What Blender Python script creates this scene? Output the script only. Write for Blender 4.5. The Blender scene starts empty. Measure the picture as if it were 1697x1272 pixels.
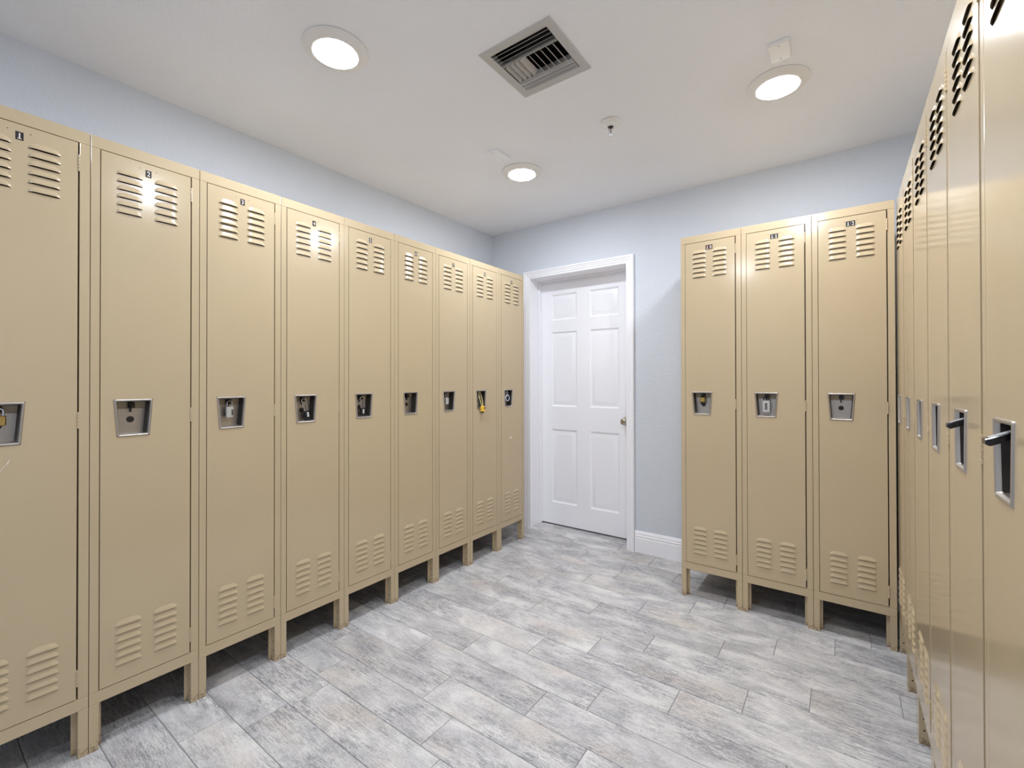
import bpy, math, random
from mathutils import Matrix, Vector
random.seed(7)
scene = bpy.context.scene
col = scene.collection
PI = math.pi

# ------------------------------------------------------------------ mesh helper
class MB:
    def __init__(self):
        self.v = []; self.f = []; self.m = []; self.flat = set()
    def face(self, pts, m=0):
        b = len(self.v); self.v.extend([tuple(p) for p in pts]); self.flat.add(len(self.f))
        self.f.append(tuple(range(b, b + len(pts)))); self.m.append(m)
    def add(self, verts, faces, m=0):
        b = len(self.v); self.v.extend([tuple(p) for p in verts])
        for f in faces:
            self.f.append(tuple(b + i for i in f)); self.m.append(m)
    def box(self, x0, x1, y0, y1, z0, z1, m=0):
        vs = [(x0,y0,z0),(x1,y0,z0),(x1,y1,z0),(x0,y1,z0),(x0,y0,z1),(x1,y0,z1),(x1,y1,z1),(x0,y1,z1)]
        self.add(vs, [(0,3,2,1),(4,5,6,7),(0,1,5,4),(1,2,6,5),(2,3,7,6),(3,0,4,7)], m)
    def rbox(self, x0, x1, y0, y1, z0, z1, r=0.002, m=0):
        """box with chamfered edges"""
        def ring(x0,x1,y0,y1,c,z):
            return [(x0+c,y0,z),(x1-c,y0,z),(x1,y0+c,z),(x1,y1-c,z),(x1-c,y1,z),(x0+c,y1,z),(x0,y1-c,z),(x0,y0+c,z)]
        rings = [ring(x0+r,x1-r,y0+r,y1-r,r*.6,z0), ring(x0,x1,y0,y1,r,z0+r), ring(x0,x1,y0,y1,r,z1-r), ring(x0+r,x1-r,y0+r,y1-r,r*.6,z1)]
        self.loft(rings, m, cap=True)
    def loft(self, rings, m=0, cap=False, closed=True):
        n = len(rings[0]); b = len(self.v)
        for r in rings: self.v.extend([tuple(p) for p in r])
        for i in range(len(rings) - 1):
            for j in range(n if closed else n - 1):
                k = (j + 1) % n
                self.f.append((b+i*n+j, b+i*n+k, b+(i+1)*n+k, b+(i+1)*n+j)); self.m.append(m)
        if cap:
            self.f.append(tuple(b + j for j in reversed(range(n)))); self.m.append(m)
            self.f.append(tuple(b + (len(rings)-1)*n + j for j in range(n))); self.m.append(m)
    def lathe(self, prof, c=(0,0,0), axis='Z', n=40, m=0, cap0=False, cap1=False):
        def P(r, z, a):
            x, y = r*math.cos(a), r*math.sin(a)
            if axis == 'Z': return (c[0]+x, c[1]+y, c[2]+z)
            if axis == 'Y': return (c[0]+x, c[1]-z, c[2]+y)     # +z goes towards the front (-Y)
            return (c[0]+z, c[1]+x, c[2]+y)
        rings = [[P(r, z, 2*PI*i/n) for i in range(n)] for r, z in prof]
        b = len(self.v)
        self.loft(rings, m)
        if cap0: self.f.append(tuple(b + j for j in reversed(range(n)))); self.m.append(m)
        if cap1: self.f.append(tuple(b + (len(prof)-1)*n + j for j in range(n))); self.m.append(m)
    def tube(self, pts, r, n=10, m=0):
        pts = [Vector(p) for p in pts]; rings = []
        up = None
        for i, p in enumerate(pts):
            t = (pts[min(i+1, len(pts)-1)] - pts[max(i-1, 0)]).normalized()
            if up is None:
                up = Vector((0,1,0)) if abs(t.y) < .9 else Vector((1,0,0))
            a = t.cross(up).normalized(); b2 = a.cross(t).normalized(); up = b2
            rings.append([p + a*(r*math.cos(2*PI*j/n)) + b2*(r*math.sin(2*PI*j/n)) for j in range(n)])
        self.loft(rings, m, cap=True)
    def prism(self, poly, z0, z1, m=0):
        self.loft([[(x, y, z0) for x, y in poly], [(x, y, z1) for x, y in poly]], m, cap=True)
    def transform(self, M, start=0):
        for i in range(start, len(self.v)):
            self.v[i] = tuple(M @ Vector(self.v[i]))
    def mesh(self, name, mats, smooth=35):
        me = bpy.data.meshes.new(name)
        me.from_pydata(self.v, [], self.f)
        for mt in (mats if isinstance(mats, (list, tuple)) else [mats]): me.materials.append(mt)
        me.polygons.foreach_set('material_index', self.m)
        me.polygons.foreach_set('use_smooth', [bool(smooth) and i not in self.flat for i in range(len(self.f))])
        import bmesh
        bm = bmesh.new(); bm.from_mesh(me)
        bmesh.ops.remove_doubles(bm, verts=bm.verts, dist=1e-6)
        bmesh.ops.recalc_face_normals(bm, faces=bm.faces)
        bm.to_mesh(me); bm.free()
        if smooth:
            fl = [p.use_smooth for p in me.polygons]
            me.set_sharp_from_angle(angle=math.radians(smooth))
            me.polygons.foreach_set('use_smooth', fl)
        me.update()
        return me

def link(name, me, parent=None, loc=None, bevel=0, rot=None):
    o = bpy.data.objects.new(name, me); col.objects.link(o)
    if parent is not None: o.parent = parent
    if loc is not None: o.location = loc
    if rot is not None: o.rotation_euler = rot
    if bevel:
        b = o.modifiers.new('edge', 'BEVEL'); b.width = bevel; b.segments = 2; b.limit_method = 'ANGLE'; b.angle_limit = math.radians(50)
    return o
def tag(o, label, cat, group=None):
    o['label'] = label; o['category'] = cat
    if group: o['group'] = group
    return o
def struct(o):
    o['kind'] = 'structure'; return o
def empty(name, loc, rz=0):
    o = bpy.data.objects.new(name, None); col.objects.link(o)
    o.location = loc; o.rotation_euler = (0, 0, rz); o.empty_display_size = .1
    return o

# ------------------------------------------------------------------ materials
def srgb(r, g, b):
    def f(c):
        c /= 255.0
        return c/12.92 if c <= .04045 else ((c+.055)/1.055)**2.4
    return (f(r), f(g), f(b), 1)
class NT:
    def __init__(self, name):
        self.mat = bpy.data.materials.new(name); self.mat.use_nodes = True
        self.t = self.mat.node_tree; self.b = self.t.nodes['Principled BSDF']
    def n(self, kind, **kw):
        nd = self.t.nodes.new(kind)
        for k, v in kw.items():
            if k in nd.inputs: nd.inputs[k].default_value = v
            else: setattr(nd, k, v)
        return nd
    def l(self, a, b): self.t.links.new(a, b)
    def math(self, op, a, b=None):
        nd = self.t.nodes.new('ShaderNodeMath'); nd.operation = op
        for i, s in enumerate((a, b)):
            if s is None: continue
            if isinstance(s, (int, float)): nd.inputs[i].default_value = s
            else: self.l(s, nd.inputs[i])
        return nd.outputs[0]
    def mix(self, fac, a, b, mode='MIX'):
        nd = self.t.nodes.new('ShaderNodeMix'); nd.data_type = 'RGBA'; nd.blend_type = mode
        for s, i in ((fac, 0), (a, 6), (b, 7)):
            if isinstance(s, (int, float, tuple)): nd.inputs[i].default_value = s
            else: self.l(s, nd.inputs[i])
        return nd.outputs[2]
    def ramp(self, src, stops, interp='LINEAR'):
        nd = self.t.nodes.new('ShaderNodeValToRGB'); r = nd.color_ramp; r.interpolation = interp
        while len(r.elements) < len(stops): r.elements.new(.5)
        for e, (p, c) in zip(r.elements, stops):
            e.position = p; e.color = c if isinstance(c, tuple) else (c, c, c, 1)
        self.l(src, nd.inputs[0]); return nd.outputs[0]
    def bump(self, h, strength, dist):
        nd = self.n('ShaderNodeBump', Strength=strength, Distance=dist); self.l(h, nd.inputs['Height'])
        self.l(nd.outputs[0], self.b.inputs['Normal'])
def simple(name, c, rough=.5, metal=0.0, spec=.5):
    k = NT(name); k.b.inputs['Base Color'].default_value = c
    k.b.inputs['Roughness'].default_value = rough; k.b.inputs['Metallic'].default_value = metal
    k.b.inputs['Specular IOR Level'].default_value = spec
    tc = k.n('ShaderNodeTexCoord'); nz = k.n('ShaderNodeTexNoise', Scale=60.0, Detail=2.0); k.l(tc.outputs['Object'], nz.inputs['Vector'])
    r = k.ramp(nz.outputs[0], [(.3, max(0, rough-.05)), (.7, min(1, rough+.05))]); k.l(r, k.b.inputs['Roughness'])
    return k.mat

TAN = srgb(193, 174, 142)
def paint(name, c, dirt=False, rough=.15):
    k = NT(name); tc = k.n('ShaderNodeTexCoord')
    n1 = k.n('ShaderNodeTexNoise', Scale=3.0, Detail=3.0); k.l(tc.outputs['Object'], n1.inputs['Vector'])
    d = tuple(x*.965 for x in c[:3]) + (1,)
    cc = k.mix(k.ramp(n1.outputs[0], [(.35, 0.0), (.7, 1.0)]), c, d)
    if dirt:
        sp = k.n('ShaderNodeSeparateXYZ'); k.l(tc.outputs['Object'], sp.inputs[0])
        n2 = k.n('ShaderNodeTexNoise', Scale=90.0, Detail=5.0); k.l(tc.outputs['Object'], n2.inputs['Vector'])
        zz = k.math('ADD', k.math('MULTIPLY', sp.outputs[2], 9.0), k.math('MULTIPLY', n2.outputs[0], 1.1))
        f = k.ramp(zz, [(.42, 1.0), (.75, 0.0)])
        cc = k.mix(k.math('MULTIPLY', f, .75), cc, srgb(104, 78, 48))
    k.l(cc, k.b.inputs['Base Color'])
    k.b.inputs['Roughness'].default_value = rough
    k.b.inputs['Specular IOR Level'].default_value = .5
    n3 = k.n('ShaderNodeTexNoise', Scale=22.0, Detail=2.0); k.l(tc.outputs['Object'], n3.inputs['Vector'])
    k.bump(n3.outputs[0], .06, .0012)
    return k.mat
M_paint = paint('locker_paint', TAN)
M_leg = paint('locker_leg_paint', TAN, dirt=True)
M_under = simple('shade_darkened_underside', srgb(32, 28, 25), .8)  # near-black tone put in to deepen the shade beneath the lockers
M_chip = simple('bare_primer', srgb(232, 228, 220), .6)
M_steel = None
def steel(name, c, rough):
    k = NT(name); tc = k.n('ShaderNodeTexCoord'); mp = k.n('ShaderNodeMapping', Scale=(1, 1, 4)); k.l(tc.outputs['Object'], mp.inputs[0])
    nz = k.n('ShaderNodeTexNoise', Scale=120.0, Detail=2.0); k.l(mp.outputs[0], nz.inputs['Vector'])
    k.b.inputs['Base Color'].default_value = c; k.b.inputs['Metallic'].default_value = 1.0
    k.l(k.ramp(nz.outputs[0], [(.3, rough-.03), (.7, rough+.03)]), k.b.inputs['Roughness'])
    return k.mat
M_steel = steel('stainless_steel', srgb(196, 190, 184), .30)
M_pocket = steel('brushed_pocket_steel', srgb(188, 181, 173), .36)
M_pocket.node_tree.nodes['Principled BSDF'].inputs['Metallic'].default_value = .9
M_chrome = steel('polished_steel', srgb(215, 215, 218), .16)
M_nickel = steel('satin_nickel', srgb(188, 180, 165), .25)
M_brass = steel('brass', srgb(206, 170, 98), .27)
M_dark = simple('dark_metal', srgb(62, 58, 54), .45, .6)
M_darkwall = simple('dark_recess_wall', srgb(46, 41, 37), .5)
M_black = simple('black_plastic', srgb(20, 20, 22), .38)
M_rubber = simple('glossy_black_plastic', srgb(24, 24, 27), .14)
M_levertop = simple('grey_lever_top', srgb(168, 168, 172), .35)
M_hole = simple('hole_black', srgb(10, 10, 10), .9, 0, .1)
M_plate = simple('plate_black', srgb(24, 18, 18), .45)
M_platered = simple('plate_dark_red', srgb(58, 22, 24), .45)
M_digit = simple('plate_white', srgb(236, 230, 222), .5)
M_silver = simple('silver_painted_metal', srgb(196, 194, 190), .35, .35)
M_yellow = simple('yellow_plastic', srgb(236, 190, 62), .4)
M_palecable = simple('pale_yellow_vinyl', srgb(240, 222, 150), .4)
M_bluewhite = simple('pale_dial_ring', srgb(208, 212, 228), .35)
M_white = simple('white_enamel', srgb(236, 236, 238), .35)
M_trim = simple('trim_white', srgb(246, 246, 250), .38)
M_plast = simple('white_plastic', srgb(236, 234, 230), .4)
M_ventpaint = simple('vent_grey_enamel', srgb(190, 188, 186), .42, .1)
M_duct = simple('duct_dark', srgb(44, 40, 38), .9)

def wallmat(name, c, scale, strength, rough=.6):
    k = NT(name); tc = k.n('ShaderNodeTexCoord')
    n1 = k.n('ShaderNodeTexNoise', Scale=scale, Detail=3.0, Roughness=.55); k.l(tc.outputs['Object'], n1.inputs['Vector'])
    n2 = k.n('ShaderNodeTexNoise', Scale=2.0, Detail=2.0); k.l(tc.outputs['Object'], n2.inputs['Vector'])
    k.l(k.mix(k.ramp(n2.outputs[0], [(.3, 0.0), (.7, 1.0)]), c, tuple(x*.97 for x in c[:3])+(1,)), k.b.inputs['Base Color'])
    k.b.inputs['Roughness'].default_value = rough; k.b.inputs['Specular IOR Level'].default_value = .35
    k.bump(k.ramp(n1.outputs[0], [(.4, 0.0), (.65, 1.0)]), strength, .0025)
    return k.mat
M_wall = wallmat('blue_wall_paint', srgb(211, 216, 224), 90.0, .35)
M_ceil = wallmat('ceiling_paint', srgb(244, 246, 251), 120.0, .3, .75)

def lampmat(strength):
    k = NT('lamp_diffuser'); k.b.inputs['Base Color'].default_value = (1, 1, 1, 1)
    k.b.inputs['Emission Color'].default_value = (.945, 1.0, 1.085, 1); k.b.inputs['Emission Strength'].default_value = strength
    return k.mat
M_lamp = lampmat(195.0)

def floormat():
    k = NT('wood_look_tile'); tc = k.n('ShaderNodeTexCoord')
    at = k.n('ShaderNodeAttribute', attribute_name='tile_id')
    sp = k.n('ShaderNodeSeparateColor'); k.l(at.outputs['Color'], sp.inputs[0])
    r1, r2, r3 = sp.outputs
    cm = k.n('ShaderNodeCombineXYZ')
    k.l(k.math('MULTIPLY', r1, 37.0), cm.inputs[0]); k.l(k.math('MULTIPLY', r2, 23.0), cm.inputs[1]); k.l(k.math('MULTIPLY', r3, 11.0), cm.inputs[2])
    ad = k.n('ShaderNodeVectorMath', operation='ADD'); k.l(tc.outputs['Object'], ad.inputs[0]); k.l(cm.outputs[0], ad.inputs[1])
    def noise(sc, scale, detail, rough, dist=0.0):
        mp = k.n('ShaderNodeMapping', Scale=sc); k.l(ad.outputs[0], mp.inputs[0])
        nz = k.n('ShaderNodeTexNoise', Scale=scale, Detail=detail, Roughness=rough, Distortion=dist); k.l(mp.outputs[0], nz.inputs['Vector'])
        return nz.outputs[0]
    cloud = noise((1, 2.2, 1), 5.0, 6.0, .62, .5)
    patch = noise((1, 1.9, 1), 3.2, 4.0, .6, .8)
    streak = noise((1, 8, 1), 15.0, 10.0, .78, .4)
    fine = noise((1, 7, 1), 60.0, 8.0, .8, .6)
    warm = noise((1, 2.0, 1), 3.0, 3.0, .5)
    speck = noise((1, 2.5, 1), 95.0, 5.0, .75)
    mp = k.n('ShaderNodeMapping', Scale=(1.0, 3.4, 1)); k.l(ad.outputs[0], mp.inputs[0])
    wv = k.n('ShaderNodeTexWave', wave_type='RINGS', Scale=9.0, Distortion=11.0, Detail=4.0); wv.inputs['Detail Scale'].default_value = .9
    k.l(mp.outputs[0], wv.inputs['Vector'])
    base = k.ramp(cloud, [(.30, srgb(172, 170, 171)), (.48, srgb(202, 200, 200)), (.62, srgb(224, 222, 219))])
    base = k.mix(k.ramp(warm, [(.52, 0.0), (.72, .60)]), base, srgb(209, 198, 187))
    mask = k.ramp(patch, [(.40, 1.0), (.60, .08)])
    c = k.mix(k.math('MULTIPLY', k.ramp(streak, [(.46, 0.0), (.57, .85)]), mask), base, srgb(138, 137, 142))
    dk = k.math('MULTIPLY', k.ramp(fine, [(.53, 0.0), (.60, .9)]), mask)
    c = k.mix(dk, c, srgb(86, 84, 90))
    lines = k.math('MULTIPLY', k.ramp(wv.outputs[1], [(.70, 0.0), (.86, 1.0), (.97, .2)]), k.ramp(k.math('MULTIPLY', r2, 1.0), [(.35, .05), (.6, .42)]))
    c = k.mix(k.math('MULTIPLY', lines, k.ramp(fine, [(.42, .2), (.55, 1.0)])), c, srgb(120, 118, 122))
    c = k.mix(k.ramp(speck, [(.53, 0.0), (.64, .45)]), c, srgb(228, 226, 224))
    c = k.mix(k.math('MULTIPLY', k.ramp(speck, [(.36, .55), (.45, 0.0)]), k.ramp(patch, [(.4, 1.0), (.65, .35)])), c, srgb(120, 118, 122))
    val = k.n('ShaderNodeHueSaturation'); k.l(c, val.inputs['Color'])
    k.l(k.math('ADD', .93, k.math('MULTIPLY', r3, .12)), val.inputs['Value'])
    k.l(val.outputs[0], k.b.inputs['Base Color'])
    k.l(k.ramp(streak, [(.3, .42), (.7, .58)]), k.b.inputs['Roughness'])
    k.b.inputs['Specular IOR Level'].default_value = .4
    k.bump(k.math('ADD', streak, k.math('MULTIPLY', fine, .6)), .35, .0012)
    return k.mat
M_floor = floormat()
M_grout = simple('grout_grey', srgb(138, 136, 138), .8)

# ------------------------------------------------------------------ room
XL, XR, YB, YF, ZC = -.497, 2.64, 2.688, -1.60, 2.44
OX0, OX1, OZ = -.110, .713, 2.016         # doorway

def build_floor():
    mb = MB(); g = .0022
    mb.box(XL-.02, XR+.02, YF-.02, 3.05, -.05, -.0018, 1)
    P, L = .1535, .607
    offs = {0: .22, 1: .06, 2: .42, 3: .585, 4: .22, 5: .433, 6: .02, 7: .29, 8: .483, 9: .09, 10: .22, 11: .52, 12: .32, 13: .05}
    ids = []
    nb = len(mb.f)
    y0 = .645
    for kk in range(-22, 16):
        a, b = y0 + P*kk, y0 + P*(kk+1)
        a2, b2 = max(a+g/2, YF), min(b-g/2, 3.04)
        if b2 - a2 < .005: continue
        off = offs.get(kk, random.random()*L)
        for j in range(-3, 8):
            x0, x1 = off + L*j, off + L*(j+1)
            xa, xb = max(x0+g/2, XL), min(x1-g/2, XR)
            if xb - xa < .005: continue
            c = (random.random(), random.random(), random.random())
            e = .0008
            n0 = len(mb.f)
            mb.face([(xa+e,a2+e,0),(xb-e,a2+e,0),(xb-e,b2-e,0),(xa+e,b2-e,0)])
            for p, q, s, t in (((xa,a2),(xb,a2),(xb-e,a2+e),(xa+e,a2+e)), ((xb,a2),(xb,b2),(xb-e,b2-e),(xb-e,a2+e)),
                               ((xb,b2),(xa,b2),(xa+e,b2-e),(xb-e,b2-e)), ((xa,b2),(xa,a2),(xa+e,a2+e),(xa+e,b2-e))):
                mb.face([(p[0],p[1],-.0018),(q[0],q[1],-.0018),(s[0],s[1],0),(t[0],t[1],0)])
            ids += [c]*(len(mb.f)-n0)
    me = bpy.data.meshes.new('floor')
    me.from_pydata(mb.v, [], mb.f)
    me.materials.append(M_floor); me.materials.append(M_grout)
    me.polygons.foreach_set('material_index', mb.m)
    at = me.color_attributes.new('tile_id', 'FLOAT_COLOR', 'CORNER')
    for p in me.polygons:
        c = ids[p.index-nb] if p.index >= nb else (0, 0, 0)
        for li in p.loop_indices: at.data[li].color = (*c, 1)
    me.update()
    struct(link('floor', me))
build_floor()

def wall(name, x0, x1, y0, y1, z0=0, z1=ZC):
    mb = MB(); mb.box(x0, x1, y0, y1, z0, z1); return struct(link(name, mb.mesh(name, M_wall, 0)))
wall('wall_left', XL-.12, XL, YF-.12, YB+.22)
wall('wall_right', XR, XR+.12, YF-.12, YB+.22)
wall('wall_front', XL, XR, YF-.12, YF)
mb = MB()
J = .0065
mb.box(XL, OX0-J, YB, YB+.20, 0, ZC); mb.box(OX1+J, XR, YB, YB+.20, 0, ZC); mb.box(OX0-J, OX1+J, YB, YB+.20, OZ+J, ZC)
struct(link('wall_back', mb.mesh('wall_back', M_wall, 0)))

# ceiling with the hole of the air vent
VX0, VX1, VY0, VY1 = .845, 1.107, .982, 1.246
mb = MB()
X0, X1, Y0, Y1 = XL-.12, XR+.12, YF-.12, YB+.22
for a in ((X0, VX0, Y0, Y1), (VX1, X1, Y0, Y1), (VX0, VX1, Y0, VY0), (VX0, VX1, VY1, Y1)):
    mb.box(a[0], a[1], a[2], a[3], ZC, ZC+.04)
struct(link('ceiling', mb.mesh('ceiling', M_ceil, 0)))

# baseboards
def baseboard(name, p, q, nrm):
    """profile swept from p to q, nrm points into the room"""
    prof = [(0, 0), (.015, 0), (.015, .098), (.0125, .102), (.0125, .106), (.015, .110), (.015, .116), (.011, .121), (.011, .125), (.0125, .129), (.009, .138), (.004, .146), (0, .146)]
    mb = MB(); r = []
    for P in (p, q): r.append([(P[0]+nrm[0]*d, P[1]+nrm[1]*d, z) for d, z in prof])
    mb.loft(r, 0, cap=True)
    return struct(link(name, mb.mesh(name, M_trim, 25)))
baseboard('baseboard_back', (.772, YB), (XR, YB), (0, -1))
baseboard('baseboard_right', (XR, YF), (XR, YB-.015), (-1, 0))

# door casing, mitred sweep of a moulding profile
CX0, CX1, CZ = -.105, .712, 2.014
prof = [(0, 0), (0, .008), (.003, .010), (.016, .0115), (.018, .0155), (.022, .0155), (.024, .0115), (.030, .0115), (.033, .0165), (.043, .0175), (.045, .022), (.054, .022), (.058, .018), (.058, 0)]
mb = MB(); n = len(prof)
rings = [[(CX0-w, YB-d, 0) for w, d in prof], [(CX0-w, YB-d, CZ+w) for w, d in prof], [(CX1+w, YB-d, CZ+w) for w, d in prof], [(CX1+w, YB-d, 0) for w, d in prof]]
mb.loft(rings, 0, cap=True)
struct(link('trim_1', mb.mesh('trim_1', M_trim, 25)))
# jamb lining with stop
mb = MB()
JD = YB+.20
mb.box(OX0-.006, OX0, YB-.0005, JD, 0, OZ+.006); mb.box(OX1, OX1+.006, YB-.0005, JD, 0, OZ+.006); mb.box(OX0, OX1, YB-.0005, JD, OZ, OZ+.006)
DY = 2.852                                     # door face
mb.box(OX0, OX0+.011, DY-.032, DY-.001, 0, OZ); mb.box(OX1-.011, OX1, DY-.032, DY-.001, 0, OZ); mb.box(OX0+.011, OX1-.011, DY-.032, DY-.001, OZ-.011, OZ)
struct(link('trim_2', mb.mesh('trim_2', M_trim, 0), bevel=.0015))

# six panel door
def build_door():
    mb = MB()
    x0, x1, z0, z1 = OX0+.002, OX1-.002, .012, OZ-.002
    pan = []
    for a, b in ((-.006, .232), (.343, .588)):
        for c, d in ((.187, .790), (.977, 1.588), (1.686, 1.899)):
            pan.append((a, b, c, d))
    xs = [x0, -.006, .232, .343, .588, x1]; zs = [z0, .187, .790, .977, 1.588, 1.686, 1.899, z1]
    for i in range(5):
        for j in range(7):
            a, b, c, d = xs[i], xs[i+1], zs[j], zs[j+1]
            if i in (1, 3) and j in (1, 3, 5):
                rings = []
                for ins, dep in ((0, 0), (.003, .0025), (.010, .0085), (.016, .0095), (.021, .0085), (.042, .0025), (.046, .002)):
                    rings.append([(a+ins, DY+dep, c+ins), (b-ins, DY+dep, c+ins), (b-ins, DY+dep, d-ins), (a+ins, DY+dep, d-ins)])
                mb.loft(rings, 0); mb.face(rings[-1])
            else:
                mb.face([(a, DY, c), (b, DY, c), (b, DY, d), (a, DY, d)])
    Y2 = DY+.035
    mb.face([(x0,Y2,z0),(x1,Y2,z0),(x1,Y2,z1),(x0,Y2,z1)])
    mb.face([(x0,DY,z0),(x0,Y2,z0),(x0,Y2,z1),(x0,DY,z1)]); mb.face([(x1,DY,z0),(x1,Y2,z0),(x1,Y2,z1),(x1,DY,z1)])
    mb.face([(x0,DY,z0),(x1,DY,z0),(x1,Y2,z0),(x0,Y2,z0)]); mb.face([(x0,DY,z1),(x1,DY,z1),(x1,Y2,z1),(x0,Y2,z1)])
    d = struct(link('door_1', mb.mesh('door_1', M_trim, 20)))
    kb = MB()
    kb.lathe([(0.0001, .064), (.012, .064), (.020, .062), (.0255, .055), (.027, .046), (.024, .037), (.015, .030), (.011, .024), (.011, .011), (.022, .010), (.031, .006), (.033, .0)], c=(.643, DY, .885), axis='Y', n=32)
    k = link('door_knob', kb.mesh('door_knob', M_nickel, 40), d); k['label'] = 'satin nickel round knob'
build_door()

# ------------------------------------------------------------------ lockers
W, HT = .3048, 1.978
H2 = W/2
SL, DL, DR, SR = .0238, .0256, .2752, .2795       # stile edge, door edges, hinge stile edge
RB, RT, TB = .1495, .188, 1.940                   # bottom rail, top rail
DZ0, DZ1 = .1905, 1.9375
E_ = .0008
PO = [(.0575, 1.126), (.164, 1.126), (.155, 1.0005), (.0672, 1.0005)]     # pocket outline TL TR BR BL
def X(h): return h - H2

def frame_mesh():
    mb = MB()
    mb.box(X(E_), X(SL), 0, .022, RT, TB); mb.box(X(SR), X(W-E_), 0, .022, RT, TB)
    mb.box(X(E_), X(W-E_), 0, .022, TB+.0003, HT); mb.box(X(E_), X(W-E_), 0, .022, RB, RT-.0003)
    return mb.mesh('face_frame', M_paint, 0)
def shell_mesh():
    mb = MB(); t = .0015; D = .457
    mb.box(X(E_), X(E_+t), .022, D, RB, HT); mb.box(X(W-E_-t), X(W-E_), .022, D, RB, HT)
    mb.box(X(E_+t), X(W-E_-t), D-t, D, RB, HT)
    mb.box(X(E_+t), X(W-E_-t), .022, D-t, HT-.003, HT-.001); mb.box(X(E_+t), X(W-E_-t), .022, D-t, RB+.012, RB+.014, 1)
    return mb.mesh('cabinet_shell', [M_paint, M_under], 0)
def leg_mesh(side, rear):
    mb = MB(); t = .0022; z1 = RB if not rear else RB+.010
    s = 1 if side == 'a' else -1
    def hh(h): return X(h) if s == 1 else X(W-h)
    if not rear:
        poly = [(E_, 0), (.0245, 0), (.0245, .030), (.036, .030), (.036, .030+t), (.0245-t, .030+t), (.0245-t, t), (E_+t, t), (E_+t, .030), (E_, .030)]
    else:
        poly = [(E_, .455), (.028, .455), (.028, .455-t), (E_+t, .455-t), (E_+t, .425), (E_, .425)]
    poly = [(hh(a), b) for a, b in poly]
    mb.prism(poly, 0, z1)
    if not rear:                                   # bolt holes on the inner side of the channel
        xx = hh(.0246)
        for zz in (.045, .083):
            mb.face([(xx, .013+.0028*math.cos(2*PI*i/10), zz+.0028*math.sin(2*PI*i/10)) for i in range(10)], 1)
    return mb.mesh('leg', [M_leg, M_hole], 0)

LX = [(.0640, .1335), (.1665, .2360)]
TOPS = [1.746 + .0258*i for i in range(6)]
LOWS = [.2445 + .0256*i for i in range(6)]
LH = .0205
def door_mesh(marks=None):
    mb = MB(); y = -.0012; T = .016
    xs = [DL, .053, LX[0][0], LX[0][1], LX[1][0], .1685, LX[1][1], DR]
    xs = sorted(xs)
    zs = sorted([DZ0, DZ1, .996, 1.1305] + [z for s in TOPS+LOWS for z in (s, s+LH)])
    def inhole(a, b, c, d):
        xm, zm = (a+b)/2, (c+d)/2
        if .053 < xm < .1685 and .996 < zm < 1.1305: return True
        for l in LX:
            if l[0] < xm < l[1]:
                for s in TOPS+LOWS:
                    if s < zm < s+LH: return True
        return False
    for i in range(len(xs)-1):
        for j in range(len(zs)-1):
            a, b, c, d = xs[i], xs[i+1], zs[j], zs[j+1]
            if not inhole(a, b, c, d):
                mb.face([(X(a), y, c), (X(b), y, c), (X(b), y, d), (X(a), y, d)])
    # fill between the rectangular hole and the slanted pocket outline
    R = [(.053, 1.1305), (.1685, 1.1305), (.1685, .996), (.053, .996)]
    for i in range(4):
        k = (i+1) % 4
        mb.face([(X(R[i][0]), y, R[i][1]), (X(R[k][0]), y, R[k][1]), (X(PO[k][0]), y, PO[k][1]), (X(PO[i][0]), y, PO[i][1])])
    # pressed louvres
    NX, NZ = 18, 6
    for l in LX:
        for s in TOPS+LOWS:
            rows = []
            for j in range(NZ+1):
                row = []
                for i in range(NX+1):
                    u = i/NX; u = .5-.5*math.cos(PI*u)*(1.0); h = l[0] + (l[1]-l[0])*u
                    e = max(0.0, 1-abs(2*u-1)**9)
                    t = j/NZ                      # 0 lip, 1 top
                    zlip = s + .0028*e; ztop = s + LH*(.30+.70*max(0.0, 1-abs(2*u-1)**4.5))
                    z = zlip + (ztop-zlip)*t
                    o = .0050*e*math.cos(t*PI/2)**1.25
                    row.append((X(h), y-o, z))
                rows.append(row)
            # sheet left above the curved top edge
            mb.loft(rows, 0, closed=False)
            for i in range(NX):
                p, q = rows[-1][i], rows[-1][i+1]
                mb.face([p, q, (q[0], y, s+LH), (p[0], y, s+LH)])
    # rim turned back
    e = .0015
    o_ = [(DL, DZ0), (DR, DZ0), (DR, DZ1), (DL, DZ1)]
    mb.loft([[(X(h), y, z) for h, z in o_], [(X(h), y+T, z) for h, z in o_]], 0)
    mb.face([(X(DL), y+T, DZ0), (X(.0285), y+T, DZ0), (X(.0285), y+T, DZ1), (X(DL), y+T, DZ1)])
    # rivet holes beside the number
    for h in (.126, .172):
        mb.lathe([(.0001, 0), (.0014, 0)], c=(X(h), y-.0002, 1.9165), axis='Y', n=8, m=1)
    for pts in (marks or []):
        mb.face([(X(h), y-.00025, z) for h, z in pts], 2)
    return mb.mesh('locker_door', [M_paint, M_hole, M_chip], 30)

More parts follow.
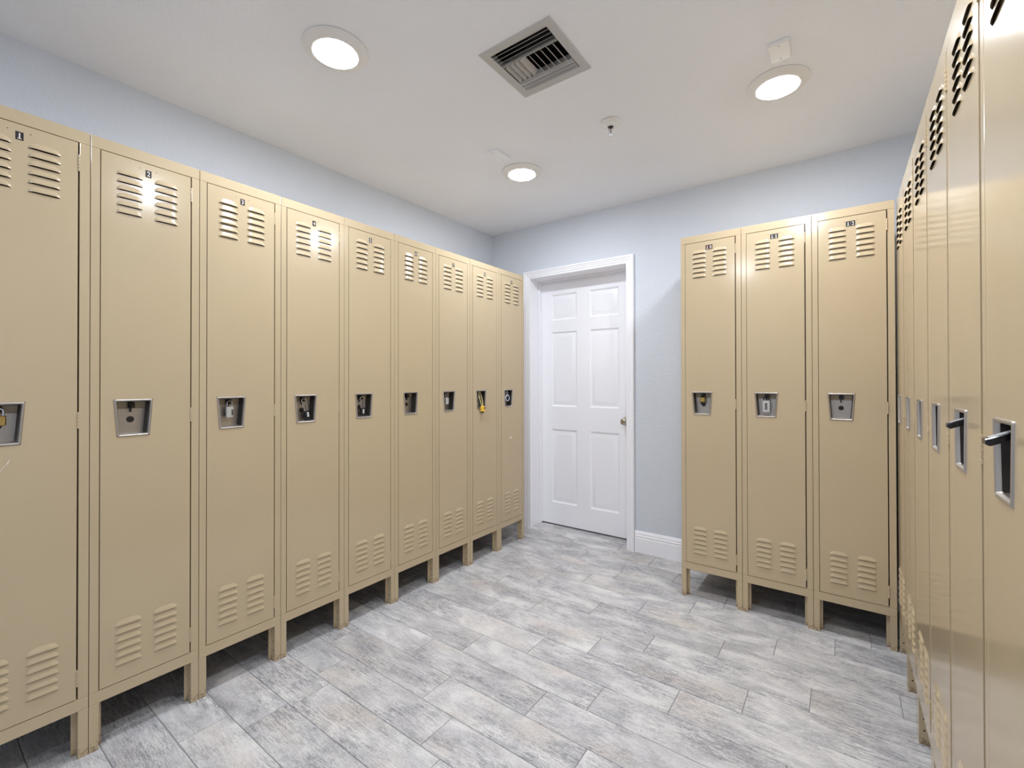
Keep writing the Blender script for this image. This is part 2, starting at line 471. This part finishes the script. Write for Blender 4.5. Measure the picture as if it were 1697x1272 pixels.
def ins(poly, d):
    """inset a convex polygon"""
    out = []; n = len(poly); cx = sum(p[0] for p in poly)/n; cz = sum(p[1] for p in poly)/n
    L = []
    for i in range(n):
        p, q = Vector(poly[i]), Vector(poly[(i+1) % n]); t = (q-p).normalized(); nr = Vector((-t.y, t.x))
        if nr.dot(Vector((cx, cz))-p) < 0: nr = -nr
        L.append((p+nr*d, t))
    for i in range(n):
        p1, t1 = L[i-1]; p2, t2 = L[i]
        den = t1.x*t2.y - t1.y*t2.x
        s = ((p2.x-p1.x)*t2.y - (p2.y-p1.y)*t2.x)/den
        out.append(tuple(p1+t1*s))
    return out
def rnd(poly, r, n=4):
    """round the corners"""
    out = []; m = len(poly)
    for i in range(m):
        p = Vector(poly[i]); a = (Vector(poly[i-1])-p).normalized(); b = (Vector(poly[(i+1) % m])-p).normalized()
        A, B = p+a*r, p+b*r
        for k in range(n+1):
            t = k/n; out.append(tuple(A*(1-t)**2 + p*2*t*(1-t) + B*t*t))
    return out
PD = .036
def pocket_mesh():
    mb = MB(); rings = []
    for d, y in ((0, -.0008), (.0012, -.0038), (.0035, -.0046), (.0062, -.0036), (.0080, -.0005), (.0086, .004)):
        rings.append([(X(h), y, z) for h, z in rnd(ins(PO, d), max(.0015, .0045-d*.25))])
    mb.loft(rings, 0)
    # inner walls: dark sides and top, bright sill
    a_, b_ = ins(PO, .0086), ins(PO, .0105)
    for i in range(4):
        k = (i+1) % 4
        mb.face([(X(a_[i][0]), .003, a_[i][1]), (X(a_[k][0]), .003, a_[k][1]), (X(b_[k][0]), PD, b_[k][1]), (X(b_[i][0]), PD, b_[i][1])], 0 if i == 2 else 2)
    # back of the recess: steel plate below, painted strip above
    inner = ins(PO, .0105); TL, TR, BR, BL = inner
    zt = 1.0925
    def at(z):
        t = (z-BL[1])/(TL[1]-BL[1]); return BL[0]+(TL[0]-BL[0])*t, BR[0]+(TR[0]-BR[0])*t
    l, r = at(zt)
    mb.face([(X(TL[0])-.003, PD+.004, TL[1]+.003), (X(TR[0])+.003, PD+.004, TR[1]+.003), (X(r)+.003, PD+.004, zt-.002), (X(l)-.003, PD+.004, zt-.002)], 1)
    fr = [(X(l), PD, zt), (X(r), PD, zt), (X(BR[0]), PD, BR[1]), (X(BL[0]), PD, BL[1])]
    mb.face(fr)
    mb.face([(X(l), PD, zt), (X(r), PD, zt), (X(r), PD+.004, zt), (X(l), PD+.004, zt)])
    for z in (1.0845, 1.0265):                    # rivets of the plate
        mb.lathe([(.0001, .0018), (.0018, .0014), (.0024, 0)], c=(X(.1105), PD, z), axis='Y', n=12)
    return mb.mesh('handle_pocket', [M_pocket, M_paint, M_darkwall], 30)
def cover_mesh():
    mb = MB()
    mb.lathe([(.0001, .0022), (.0040, .0022), (.0046, .0014), (.0066, .0014), (.0072, .0024), (.0098, .0022), (.0108, .0006), (.0108, 0)], c=(X(.1105), PD, 1.0555), axis='Y', n=28)
    return mb.mesh('lock_cover', M_dark, 30)
def lever_mesh(out):
    mb = MB()
    n0 = len(mb.v)
    if out:
        pf = [(PD+.003, 1.1025, .0120, 0), (.010, 1.0970, .0130, 0), (-.0185, 1.0845, .0125, 0), (-.0235, 1.0870, .0082, .0006)]
        rings = []
        for y, z, t, g in pf:
            c_ = .0016
            rings.append([(X(.1005+g+c_), y, z), (X(.1225-g-c_), y, z), (X(.1225-g), y, z+c_), (X(.1225-g), y, z+t-c_), (X(.1225-g-c_), y, z+t), (X(.1005+g+c_), y, z+t), (X(.1005+g), y, z+t-c_), (X(.1005+g), y, z+c_)])
        mb.loft(rings, 0, cap=True)
        for i in range(2):                          # grey strip laid on top of the lever
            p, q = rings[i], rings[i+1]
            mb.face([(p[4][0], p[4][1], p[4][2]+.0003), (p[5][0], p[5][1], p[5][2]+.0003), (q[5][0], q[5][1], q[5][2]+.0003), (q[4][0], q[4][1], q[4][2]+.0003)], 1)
    else:
        mb.rbox(X(.1025), X(.1200), .0215, PD+.003, 1.0955, 1.1140, .0015)
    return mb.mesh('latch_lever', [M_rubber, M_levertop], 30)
def hasp_mesh():
    mb = MB()
    mb.rbox(X(.1070), X(.1125), .0060, PD-.0005, 1.0985, 1.1045, .001)
    mb.rbox(X(.1075), X(.1120), .026, PD-.0005, 1.0805, 1.0985, .001)
    return mb.mesh('hasp', M_dark, 30)
def hinge_mesh(z0):
    mb = MB(); n = 5; L = .052/n
    for i in range(n):
        mb.lathe([(.0001, 0), (.0028, .0003), (.0032, .0008), (.0032, L-.0012), (.0028, L-.0006), (.0001, L-.0004)], c=(X(.2776), -.0006, z0+i*L), axis='Z', n=12)
    mb.box(X(.2768), X(.2784), .001, .014, z0, z0+.052)
    return mb.mesh('hinge', M_paint, 30)

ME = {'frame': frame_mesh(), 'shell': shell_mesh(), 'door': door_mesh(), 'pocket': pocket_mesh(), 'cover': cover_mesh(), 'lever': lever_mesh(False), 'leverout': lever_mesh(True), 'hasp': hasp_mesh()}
ME['door1'] = door_mesh([[(.0955, .9005), (.0969, .9000), (.1316, .9555), (.1312, .9560)], [(.128, .948), (.1295, .9475), (.1335, .9600), (.1328, .9603)]])
ME['door9'] = door_mesh([[(.1260, .7715), (.1330, .7690), (.1500, .7810), (.1545, .7870), (.1480, .7855), (.1330, .7790)]])
HZ = [1.848, 1.037, .228]
ME['hinges'] = [hinge_mesh(z) for z in HZ]
ME['legs'] = [leg_mesh('a', False), leg_mesh('b', False), leg_mesh('a', True), leg_mesh('b', True)]

def digit_geo(ch, size):
    cu = bpy.data.curves.new('t', 'FONT'); cu.body = ch; cu.size = size; cu.align_x = 'CENTER'; cu.align_y = 'CENTER'
    cu.extrude = .0002; cu.offset = size*.006; cu.resolution_u = 3
    o = bpy.data.objects.new('t', cu); col.objects.link(o)
    dg = bpy.context.evaluated_depsgraph_get(); dg.update()
    me = bpy.data.meshes.new_from_object(o.evaluated_get(dg))
    vs = [tuple(v.co) for v in me.vertices]; fs = [tuple(p.vertices) for p in me.polygons]
    bpy.data.objects.remove(o); bpy.data.curves.remove(cu); bpy.data.meshes.remove(me)
    xs = [v[0] for v in vs]; zs = [v[1] for v in vs]
    cx, cz = (min(xs)+max(xs))/2, (min(zs)+max(zs))/2
    return [(v[0]-cx, v[1]-cz, v[2]) for v in vs], fs
def plate_mesh(num):
    mb = MB(); s = str(num); w = .0165 if len(s) == 1 else .0172
    z0, z1 = 1.8915, 1.9155; y = -.0013
    x = .1495 - w*len(s)/2
    for i, ch in enumerate(s):
        a, b = x+w*i, x+w*(i+1)-(.0007 if i < len(s)-1 else 0)
        mb.rbox(X(a), X(b), y-.0006, y, z0, z1, .0002, 0)
        vs, fs = digit_geo(ch, .0232)
        sx = 1.1 if ch == '1' else .80
        mb.add([(X((a+b)/2)+p[0]*sx, y-.0008-p[2], (z0+z1)/2+p[1]) for p in vs], fs, 1)
        if ch == '1':                              # serifs of the slab figure one
            c = X((a+b)/2); mb.box(c-.0040, c+.0044, y-.0010, y-.0005, z0+.0034, z0+.0054, 1)
    return mb.mesh('number_plate', [M_platered if num == 10 else M_plate, M_digit], 0)

def make_locker(loc, rz, label, group, num=None, out=False, door='door'):
    t = empty('locker', loc, rz); tag(t, label, 'locker', group)
    link('face_frame', ME['frame'], t, bevel=.0011)
    link('cabinet_shell', ME['shell'], t)
    d = link('locker_door', ME[door], t, bevel=0)
    p = link('handle_pocket', ME['pocket'], d); p['label'] = 'stainless steel recessed latch pocket'
    c = link('lock_cover', ME['cover'], d); c['label'] = 'round dark lock hole cover'
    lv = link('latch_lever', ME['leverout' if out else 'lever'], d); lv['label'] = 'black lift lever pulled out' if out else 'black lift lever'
    link('hasp', ME['hasp'], d)
    if num is not None:
        q = link('number_plate', plate_mesh(num), d); q['label'] = 'black plate with the white number %d' % num
    for h in ME['hinges']: link('hinge', h, t)
    for l in ME['legs']: link('leg', l, t)
    return t

G1, G2, G3 = 'lockers along the long wall', 'lockers on the door wall', 'unnumbered lockers along the side wall'
LEFT = {1: 'beige metal locker number 1, with a scratch and a brass padlock',
        2: 'beige metal locker number 2, its latch pocket empty, white light glare on its vents',
        3: 'beige metal locker number 3, with a square silver combination padlock',
        4: 'beige metal locker number 4, with a tilted black combination padlock',
        5: 'beige metal locker number 5, black padlock hanging on a long shackle',
        6: 'beige metal locker number 6, dull empty latch pocket, between lockers 5 and 7',
        7: 'beige metal locker number 7, with a small pale silver padlock',
        8: 'beige metal locker number 8, a yellow cable padlock hanging out of its pocket',
        9: 'beige metal locker number 9, beside the white door, with a white paint chip'}
for n_ in range(1, 10):
    make_locker((0, W*(n_-2)+H2, 0), PI/2, LEFT[n_], G1, n_, door={1: 'door1', 9: 'door9'}.get(n_, 'door'))
BX, BY = 1.2174, 2.2158
BACK = {10: 'beige metal locker number 10, the end one next to the bare blue wall',
        11: 'beige metal locker number 11, with a tall silver combination padlock',
        12: 'beige metal locker number 12, empty latch pocket, in the corner of the room'}
for n_ in (10, 11, 12):
    make_locker((BX+W*(n_-10)+H2, BY, 0), 0, BACK[n_], G2, n_)
RX, RY = 2.139, 2.245
RIGHT = ['beige unnumbered locker wedged in the corner against locker 12',
         'beige unnumbered locker, second out from the corner with locker 12',
         'beige unnumbered locker, third out from the corner with locker 12',
         'beige unnumbered locker, fourth out from the corner with locker 12',
         'beige unnumbered locker with a black lever sticking out, fifth from the corner',
         'beige unnumbered end locker, sixth from the corner, black lever sticking out']
for i, lb in enumerate(RIGHT):
    make_locker((RX, RY-W*i-H2, 0), -PI/2, lb, G3, None, out=(i >= 4))

# ------------------------------------------------------------------ padlocks (local to a locker: X along the face, -Y out)
def lock(k, label, build):
    if k < 10: loc, rz = (0, W*(k-2)+H2, 0), PI/2
    else: loc, rz = (BX+W*(k-10)+H2, BY, 0), 0
    M = Matrix.Translation(loc) @ Matrix.Rotation(rz, 4, 'Z')
    parts, (bh, by, bz) = build()
    base = M @ Vector((X(bh), by, bz))
    t = empty('padlock', base, rz); tag(t, label, 'padlock', 'padlocks on the lockers')
    for name, mb, mt, lab in parts:
        mb.transform(Matrix.Translation((-X(bh), -by, -bz)))
        o = link(name, mb.mesh(name, mt, 35), t)
        if lab: o['label'] = lab
def shackle(h0, h1, zb, zt, y, r=.0028, h0b=None, h1b=None, n=10):
    """inverted U; the bend rests on the hasp"""
    R = (h1-h0)/2; c = (h0+h1)/2; pts = [(X(h0b if h0b is not None else h0), y, zb)]
    rz = min(R, .011)
    for i in range(n+1):
        a = PI - PI*i/n; pts.append((X(c+R*math.cos(a)), y, zt-rz+rz*math.sin(a)))
    pts.append((X(h1b if h1b is not None else h1), y, zb))
    mb = MB(); mb.tube(pts, r, 10); return mb
YS = .0125                                         # shackle plane in the pocket
ZT = 1.1078                                        # shackle crown centre line (bears on the hasp)

def b_brass(h0, h1, z0, z1, shm, bumper=False):
    def f():
        body = MB(); body.rbox(X(h0), X(h1), YS-.0075, YS+.0065, z0, z1, .0022)
        ps = [('body', body, M_brass, 'brass body'), ('shackle', shackle(h0+.005, h1-.005, z1-.002, ZT, YS, .0027), shm, None)]
        if bumper:
            b = MB(); b.rbox(X(h0+.0015), X(h1-.001), YS-.008, YS+.007, z0-.011, z0-.0002, .002)
            ps.append(('bumper', b, M_black, 'black rubber bumper'))
        else:
            b = MB(); b.lathe([(.0001, .0005), (.004, .0005), (.0045, 0)], c=(X((h0+h1)/2), YS, z0-.0004), axis='Z', n=14); ps.append(('keyway', b, M_dark, None))
        return ps, ((h0+h1)/2, YS, z0-(.011 if bumper else 0))
    return f
def b_combo(h0, h1, z0, z1, wheels, wh, bodym, shm, wm, sh=None, tilt=0, zshift=0):
    def f():
        c = Vector((X((h0+h1)/2), YS, z1)); T = Matrix.Translation(c) @ Matrix.Rotation(tilt, 4, 'Y') @ Matrix.Translation(-c)
        body = MB(); body.rbox(X(h0), X(h1), YS-.0065, YS+.0065, z0, z1, .0022); body.transform(T)
        a, b = sh if sh else (h0+.004, h1-.004)
        ps = [('body', body, bodym, None), ('shackle', shackle(a, b, z1-.003, ZT, YS, .0022, h0+.005, h1-.005), shm, None)]
        for z in wheels:
            w = MB(); w.lathe([(.0001, -.0), (.0042, 0), (.0050, .0007), (.0050, .0043), (.0042, .005), (.0001, .005)], c=(X(wh[0]), YS-.0040, z-.0025), axis='Z', n=16)
            # widen the wheel across the body
            cx = X((wh[0]+wh[1])/2); half = (wh[1]-wh[0])/2
            w.v = [(cx + (p[0]-X(wh[0]))/.005*half, p[1], p[2]) for p in w.v]
            w.transform(T); ps.append(('number_wheel', w, wm, None))
        return ps, ((h0+h1)/2, YS, z0)
    return f
lock(1, 'brass padlock with a bright steel shackle on locker 1', b_brass(.099, .127, 1.0575, 1.0865, M_chrome))
lock(3, 'square silver padlock with three black number wheels on locker 3', b_combo(.0955, .1215, 1.0425, 1.085, (1.0710, 1.0630, 1.0550), (.112, .121), M_silver, M_chrome, M_black))
lock(4, 'tilted black padlock with white wheels and tall shackle on locker 4', b_combo(.1085, .1325, 1.0115, 1.0525, (1.0420, 1.0350, 1.0280), (.1175, .1285), M_black, M_chrome, M_white, sh=(.0985, .1215), tilt=math.radians(-8)))
lock(5, 'upright black padlock with white wheels and long shackle on locker 5', b_combo(.0985, .1265, 1.0115, 1.0515, (1.0410, 1.0335, 1.0260), (.108, .1195), M_black, M_chrome, M_white, sh=(.0970, .1220)))
lock(7, 'small pale silver padlock in the pocket of locker 7', b_combo(.0905, .1155, 1.0430, 1.083, (1.0700, 1.0620, 1.0540), (.106, .115), M_silver, M_chrome, M_silver))
def b_yellow():
    loop = MB(); pts = []
    P = [(.1025, -.012, 1.0175), (.0985, -.009, 1.040), (.0945, -.001, 1.070), (.0945, .0075, 1.092), (.0975, .0115, 1.1045), (.1055, YS, 1.1095), (.1145, YS, 1.1075), (.1195, .011, 1.098), (.1205, .006, 1.082), (.1190, -.004, 1.055), (.1150, -.0105, 1.032), (.1130, -.012, 1.0175)]
    pv = [Vector((X(a), b, c)) for a, b, c in P]
    for i in range(len(pv)-1):                    # Catmull-Rom
        p0, p1, p2, p3 = pv[max(i-1, 0)], pv[i], pv[i+1], pv[min(i+2, len(pv)-1)]
        for k in range(5):
            t = k/5; pts.append(.5*((2*p1)+(p2-p0)*t+(2*p0-5*p1+4*p2-p3)*t*t+(3*p1-p0-3*p2+p3)*t**3))
    pts.append(pv[-1]); loop.tube(pts, .0024, 8)
    body = MB(); body.rbox(X(.0905), X(.1290), -.022, -.0070, .983, 1.0195, .0035)
    low = MB(); low.rbox(X(.0965), X(.1190), -.0195, -.0085, .9755, .9828, .0025)  # dark block stands in for the shading under the yellow body
    dial = MB(); dial.lathe([(.0001, .0018), (.0052, .0018), (.0062, .0005), (.0062, -.001)], c=(X(.1195), -.0222, 1.0065), axis='Y', n=16)
    return [('body', body, M_yellow, 'yellow body'), ('cable_shackle', loop, M_palecable, 'long pale yellow cable loop'), ('bottom_shade', low, M_dark, None), ('dial', dial, M_dark, None)], (.109, -.0145, .9755)
lock(8, 'yellow padlock on a long pale cable hanging out of locker 8', b_yellow)
def b_dial():
    body = MB(); body.lathe([(.0001, .0055), (.0170, .0055), (.0205, .0045), (.0225, 0), (.0225, -.006), (.019, -.0075), (.0001, -.0075)], c=(X(.110), YS, 1.0635), axis='Y', n=36)
    ring = MB(); ring.lathe([(.0176, .0056), (.0184, .0078), (.0222, .0078), (.0240, .005), (.0240, .0012)], c=(X(.110), YS, 1.0635), axis='Y', n=36)
    knob = MB(); knob.lathe([(.0001, .0125), (.0065, .0125), (.0082, .011), (.0088, .0057)], c=(X(.110), YS, 1.0635), axis='Y', n=24)
    return [('body', body, M_black, 'black dial body'), ('dial_ring', ring, M_bluewhite, 'pale ring around the dial'), ('dial_knob', knob, M_black, None), ('shackle', shackle(.0995, .1205, 1.081, ZT, YS, .0027), M_chrome, None)], (.110, YS, 1.041)
lock(9, 'round black dial padlock with a pale ring on locker 9', b_dial)
lock(10, 'brass padlock with dark shackle and black rubber bottom on locker 10', b_brass(.0980, .1230, 1.0685, 1.0960, M_black, True))
lock(11, 'tall silver padlock with a column of four black wheels on locker 11', b_combo(.0925, .1270, 1.0250, 1.0845, (1.0680, 1.0595, 1.0510, 1.0425), (.103, .1165), M_silver, M_dark, M_black, sh=(.0985, .1215)))

# ------------------------------------------------------------------ ceiling fittings
def make_lamp(x, y, label):
    t = empty('ceiling_light', (x, y, ZC)); tag(t, label, 'light', 'ceiling lights')
    mb = MB()
    mb.lathe([(.108, 0), (.116, -.001), (.117, -.004), (.113, -.008), (.099, -.013), (.094, -.0160), (.089, -.0185), (.0835, -.0200), (.0800, -.0195), (.0785, -.017), (.0785, -.010)], n=64)
    link('trim_ring', mb.mesh('trim_ring', M_plast, 40), t)
    mb = MB()
    mb.lathe([(.0783, -.012), (.0775, -.0185), (.070, -.0220), (.052, -.0250), (.03, -.0266), (.0001, -.027)], n=64, cap0=True)
    o = link('diffuser', mb.mesh('diffuser', M_lamp, 60), t); o['label'] = 'glowing white diffuser'
make_lamp(.400, .612, 'glowing round ceiling light by lockers 1 to 3, beside the square air vent')
make_lamp(.395, 1.852, 'glowing round ceiling light before the white door, the smallest-looking one')
make_lamp(1.728, 1.830, 'glowing round ceiling light near the corner lockers, beside the white box')
make_lamp(1.728, .610, 'glowing round ceiling light above the unnumbered lockers with black levers')
make_lamp(1.064, -.75, 'glowing round fill light added alone in the open end of the room')  # unseen lamp, added behind the camera as fill

def ceiling_box(x, y, wx, wy, d, label, mt):
    t = empty('cover_plate', (x, y, ZC)); tag(t, label, 'cover plate', 'ceiling box cover plates')
    mb = MB(); mb.rbox(-wx/2, wx/2, -wy/2, wy/2, -d, 0, .003); link('cover', mb.mesh('cover', mt, 30), t)
    for s in (-1, 1):
        mb = MB(); mb.lathe([(.0001, -.0012), (.0026, -.001), (.0034, 0)], c=(0, s*wy*.36, -d), n=12); link('screw', mb.mesh('screw', M_ventpaint, 30), t)
ceiling_box(1.757, 1.605, .071, .110, .014, 'white box cover on the ceiling beside the light near the corner lockers', M_plast)
ceiling_box(.402, 1.608, .086, .127, .009, 'flat painted box cover on the ceiling near the doorward light', M_ceil)

def make_vent():
    cx, cy = (VX0+VX1)/2, (VY0+VY1)/2
    t = empty('air_vent', (cx, cy, ZC)); tag(t, 'square grey metal air vent with three-way louvers in the ceiling', 'vent')
    h = (VX1-VX0)/2; o = .160
    mb = MB()
    def sq(a, z): return [(-a, -a, z), (a, -a, z), (a, a, z), (-a, a, z)]
    mb.loft([sq(o, 0), sq(o, -.003), sq(o-.003, -.006), sq(h-.004, -.003), sq(h-.006, .004), sq(h-.006, .020)])
    link('flange', mb.mesh('flange', M_ventpaint, 20), t)
    mb = MB(); mb.loft([sq(h-.0005, .0002), sq(h-.0005, .14)]); mb.face(sq(h-.0005, .14))
    link('duct', mb.mesh('duct', M_duct, 0), t)
    a = h-.007
    y1, y2 = -.048, .066
    def blade(mb, p0, p1, low, up, th=.0012):
        """long axis p0-p1 (xy), lower edge offset low, upper edge offset up (xyz)"""
        A = [Vector((p0[0], p0[1], 0)), Vector((p1[0], p1[1], 0))]
        lo, u = Vector(low), Vector(up); mid = (lo+u)/2 + Vector((0, 0, -.001)); nr = (u-lo).cross(A[1]-A[0]).normalized()*th/2
        rings = []
        for P in A: rings.append([P+lo+nr, P+mid+nr, P+u+nr, P+u-nr, P+mid-nr, P+lo-nr])
        mb.loft(rings, 0, cap=True)
    mb = MB()
    for y in (-.108, -.089, -.070, -.052):
        blade(mb, (-a, y), (a, y), (0, -.011, -.008), (0, .011, .014))
    link('louver_bank', mb.mesh('louver_bank', M_ventpaint, 20), t)
    mb = MB()
    xs = [-.106, -.083, -.060, -.037]
    for x in xs: blade(mb, (x, y1+.004), (x, y2-.006), (-.0085, 0, -.007), (.0085, 0, .012))
    for x in (-.006, .020, .046, .072, .100): blade(mb, (x, y1+.004), (x, y2-.006), (.010, 0, -.010), (-.010, 0, .014))
    mb.box(-a, a, y1-.001, y1+.002, -.002, .016); mb.box(-a, a, y2-.004, y2-.0025, -.006, .016)
    link('louver_bank', mb.mesh('louver_bank', M_ventpaint, 20), t)
    mb = MB()
    for y in (.076, .096, .114):
        blade(mb, (-a, y), (a, y), (0, .0050, -.009), (0, -.0050, .007))
    link('louver_bank', mb.mesh('louver_bank', M_ventpaint, 20), t)
make_vent()

def make_sprinkler():
    # plate stands a few millimetres off the ceiling
    t = empty('fire_sprinkler', (1.040, 1.681, ZC)); tag(t, 'small white fire sprinkler head hanging from the ceiling beyond the vent', 'sprinkler')
    mb = MB(); mb.lathe([(.0440, 0), (.0440, -.0035), (.0500, -.0040), (.0500, -.0070), (.0480, -.0085), (.040, -.0095), (.030, -.010), (.0285, -.012), (.027, -.020), (.024, -.0225), (.014, -.0230), (.0135, -.012)], n=44)
    link('escutcheon', mb.mesh('escutcheon', M_plast, 40), t)
    mb = MB(); mb.lathe([(.0134, -.010), (.0134, -.021), (.0105, -.022), (.0105, -.026), (.006, -.0265), (.0001, -.0265)], n=20)
    link('threaded_body', mb.mesh('threaded_body', M_dark, 40), t)
    mb = MB()
    for s in (-1, 1):
        mb.tube([(s*.009, 0, -.025), (s*.0105, 0, -.034), (s*.008, 0, -.045), (s*.003, 0, -.0535)], .0018, 8)
    mb.lathe([(.0001, -.051), (.004, -.052), (.0035, -.058), (.0001, -.0585)], n=14)
    link('frame_arm', mb.mesh('frame_arm', M_chrome, 40), t)
    mb = MB(); mb.lathe([(.0001, -.026), (.0016, -.0275), (.0022, -.038), (.0016, -.050), (.0001, -.0515)], n=12)
    link('glass_bulb', mb.mesh('glass_bulb', M_platered, 40), t)
    mb = MB()
    n = 24; rings = []
    for z in (-.0585, -.0597):
        rings.append([((.0125 if i % 2 else .0085)*math.cos(2*PI*i/n), (.0125 if i % 2 else .0085)*math.sin(2*PI*i/n), z) for i in range(n)])
    mb.loft(rings, 0, cap=True)
    link('deflector', mb.mesh('deflector', M_chrome, 20), t)
make_sprinkler()

# ------------------------------------------------------------------ world, camera
w = bpy.data.worlds.new('world'); scene.world = w; w.use_nodes = True
w.node_tree.nodes['Background'].inputs[0].default_value = (.02, .02, .022, 1)

f, yaw, pitch, roll, vc = 749.484, -.630553, .0058978, -.0017172, 627.222
cam = bpy.data.cameras.new('camera'); co = bpy.data.objects.new('camera', cam); col.objects.link(co)
fw = Vector((math.sin(yaw), math.cos(yaw), 0)); r = Vector((math.cos(yaw), -math.sin(yaw), 0)); z = Vector((0, 0, 1))
fwd = fw*math.cos(pitch) + z*math.sin(pitch); u2 = z*math.cos(pitch) - fw*math.sin(pitch)
rt = r*math.cos(roll) + u2*math.sin(roll); up = u2*math.cos(roll) - r*math.sin(roll)
Mx = Matrix((( rt.x, up.x, -fwd.x, 1.94186), (rt.y, up.y, -fwd.y, -.371797), (rt.z, up.z, -fwd.z, 1.183202), (0, 0, 0, 1)))
co.matrix_world = Mx
cam.sensor_width = 36; cam.sensor_fit = 'HORIZONTAL'; cam.lens = f/1697*36
cam.shift_y = (vc-636)/1697
cam.clip_start = .02
scene.camera = co
scene.cycles.diffuse_bounces = 8
vs = scene.view_settings
scene.display_settings.display_device = 'sRGB'
vs.view_transform = 'Standard'; vs.look = 'None'; vs.gamma = 1; vs.use_curve_mapping = False
vs.exposure = 0.0
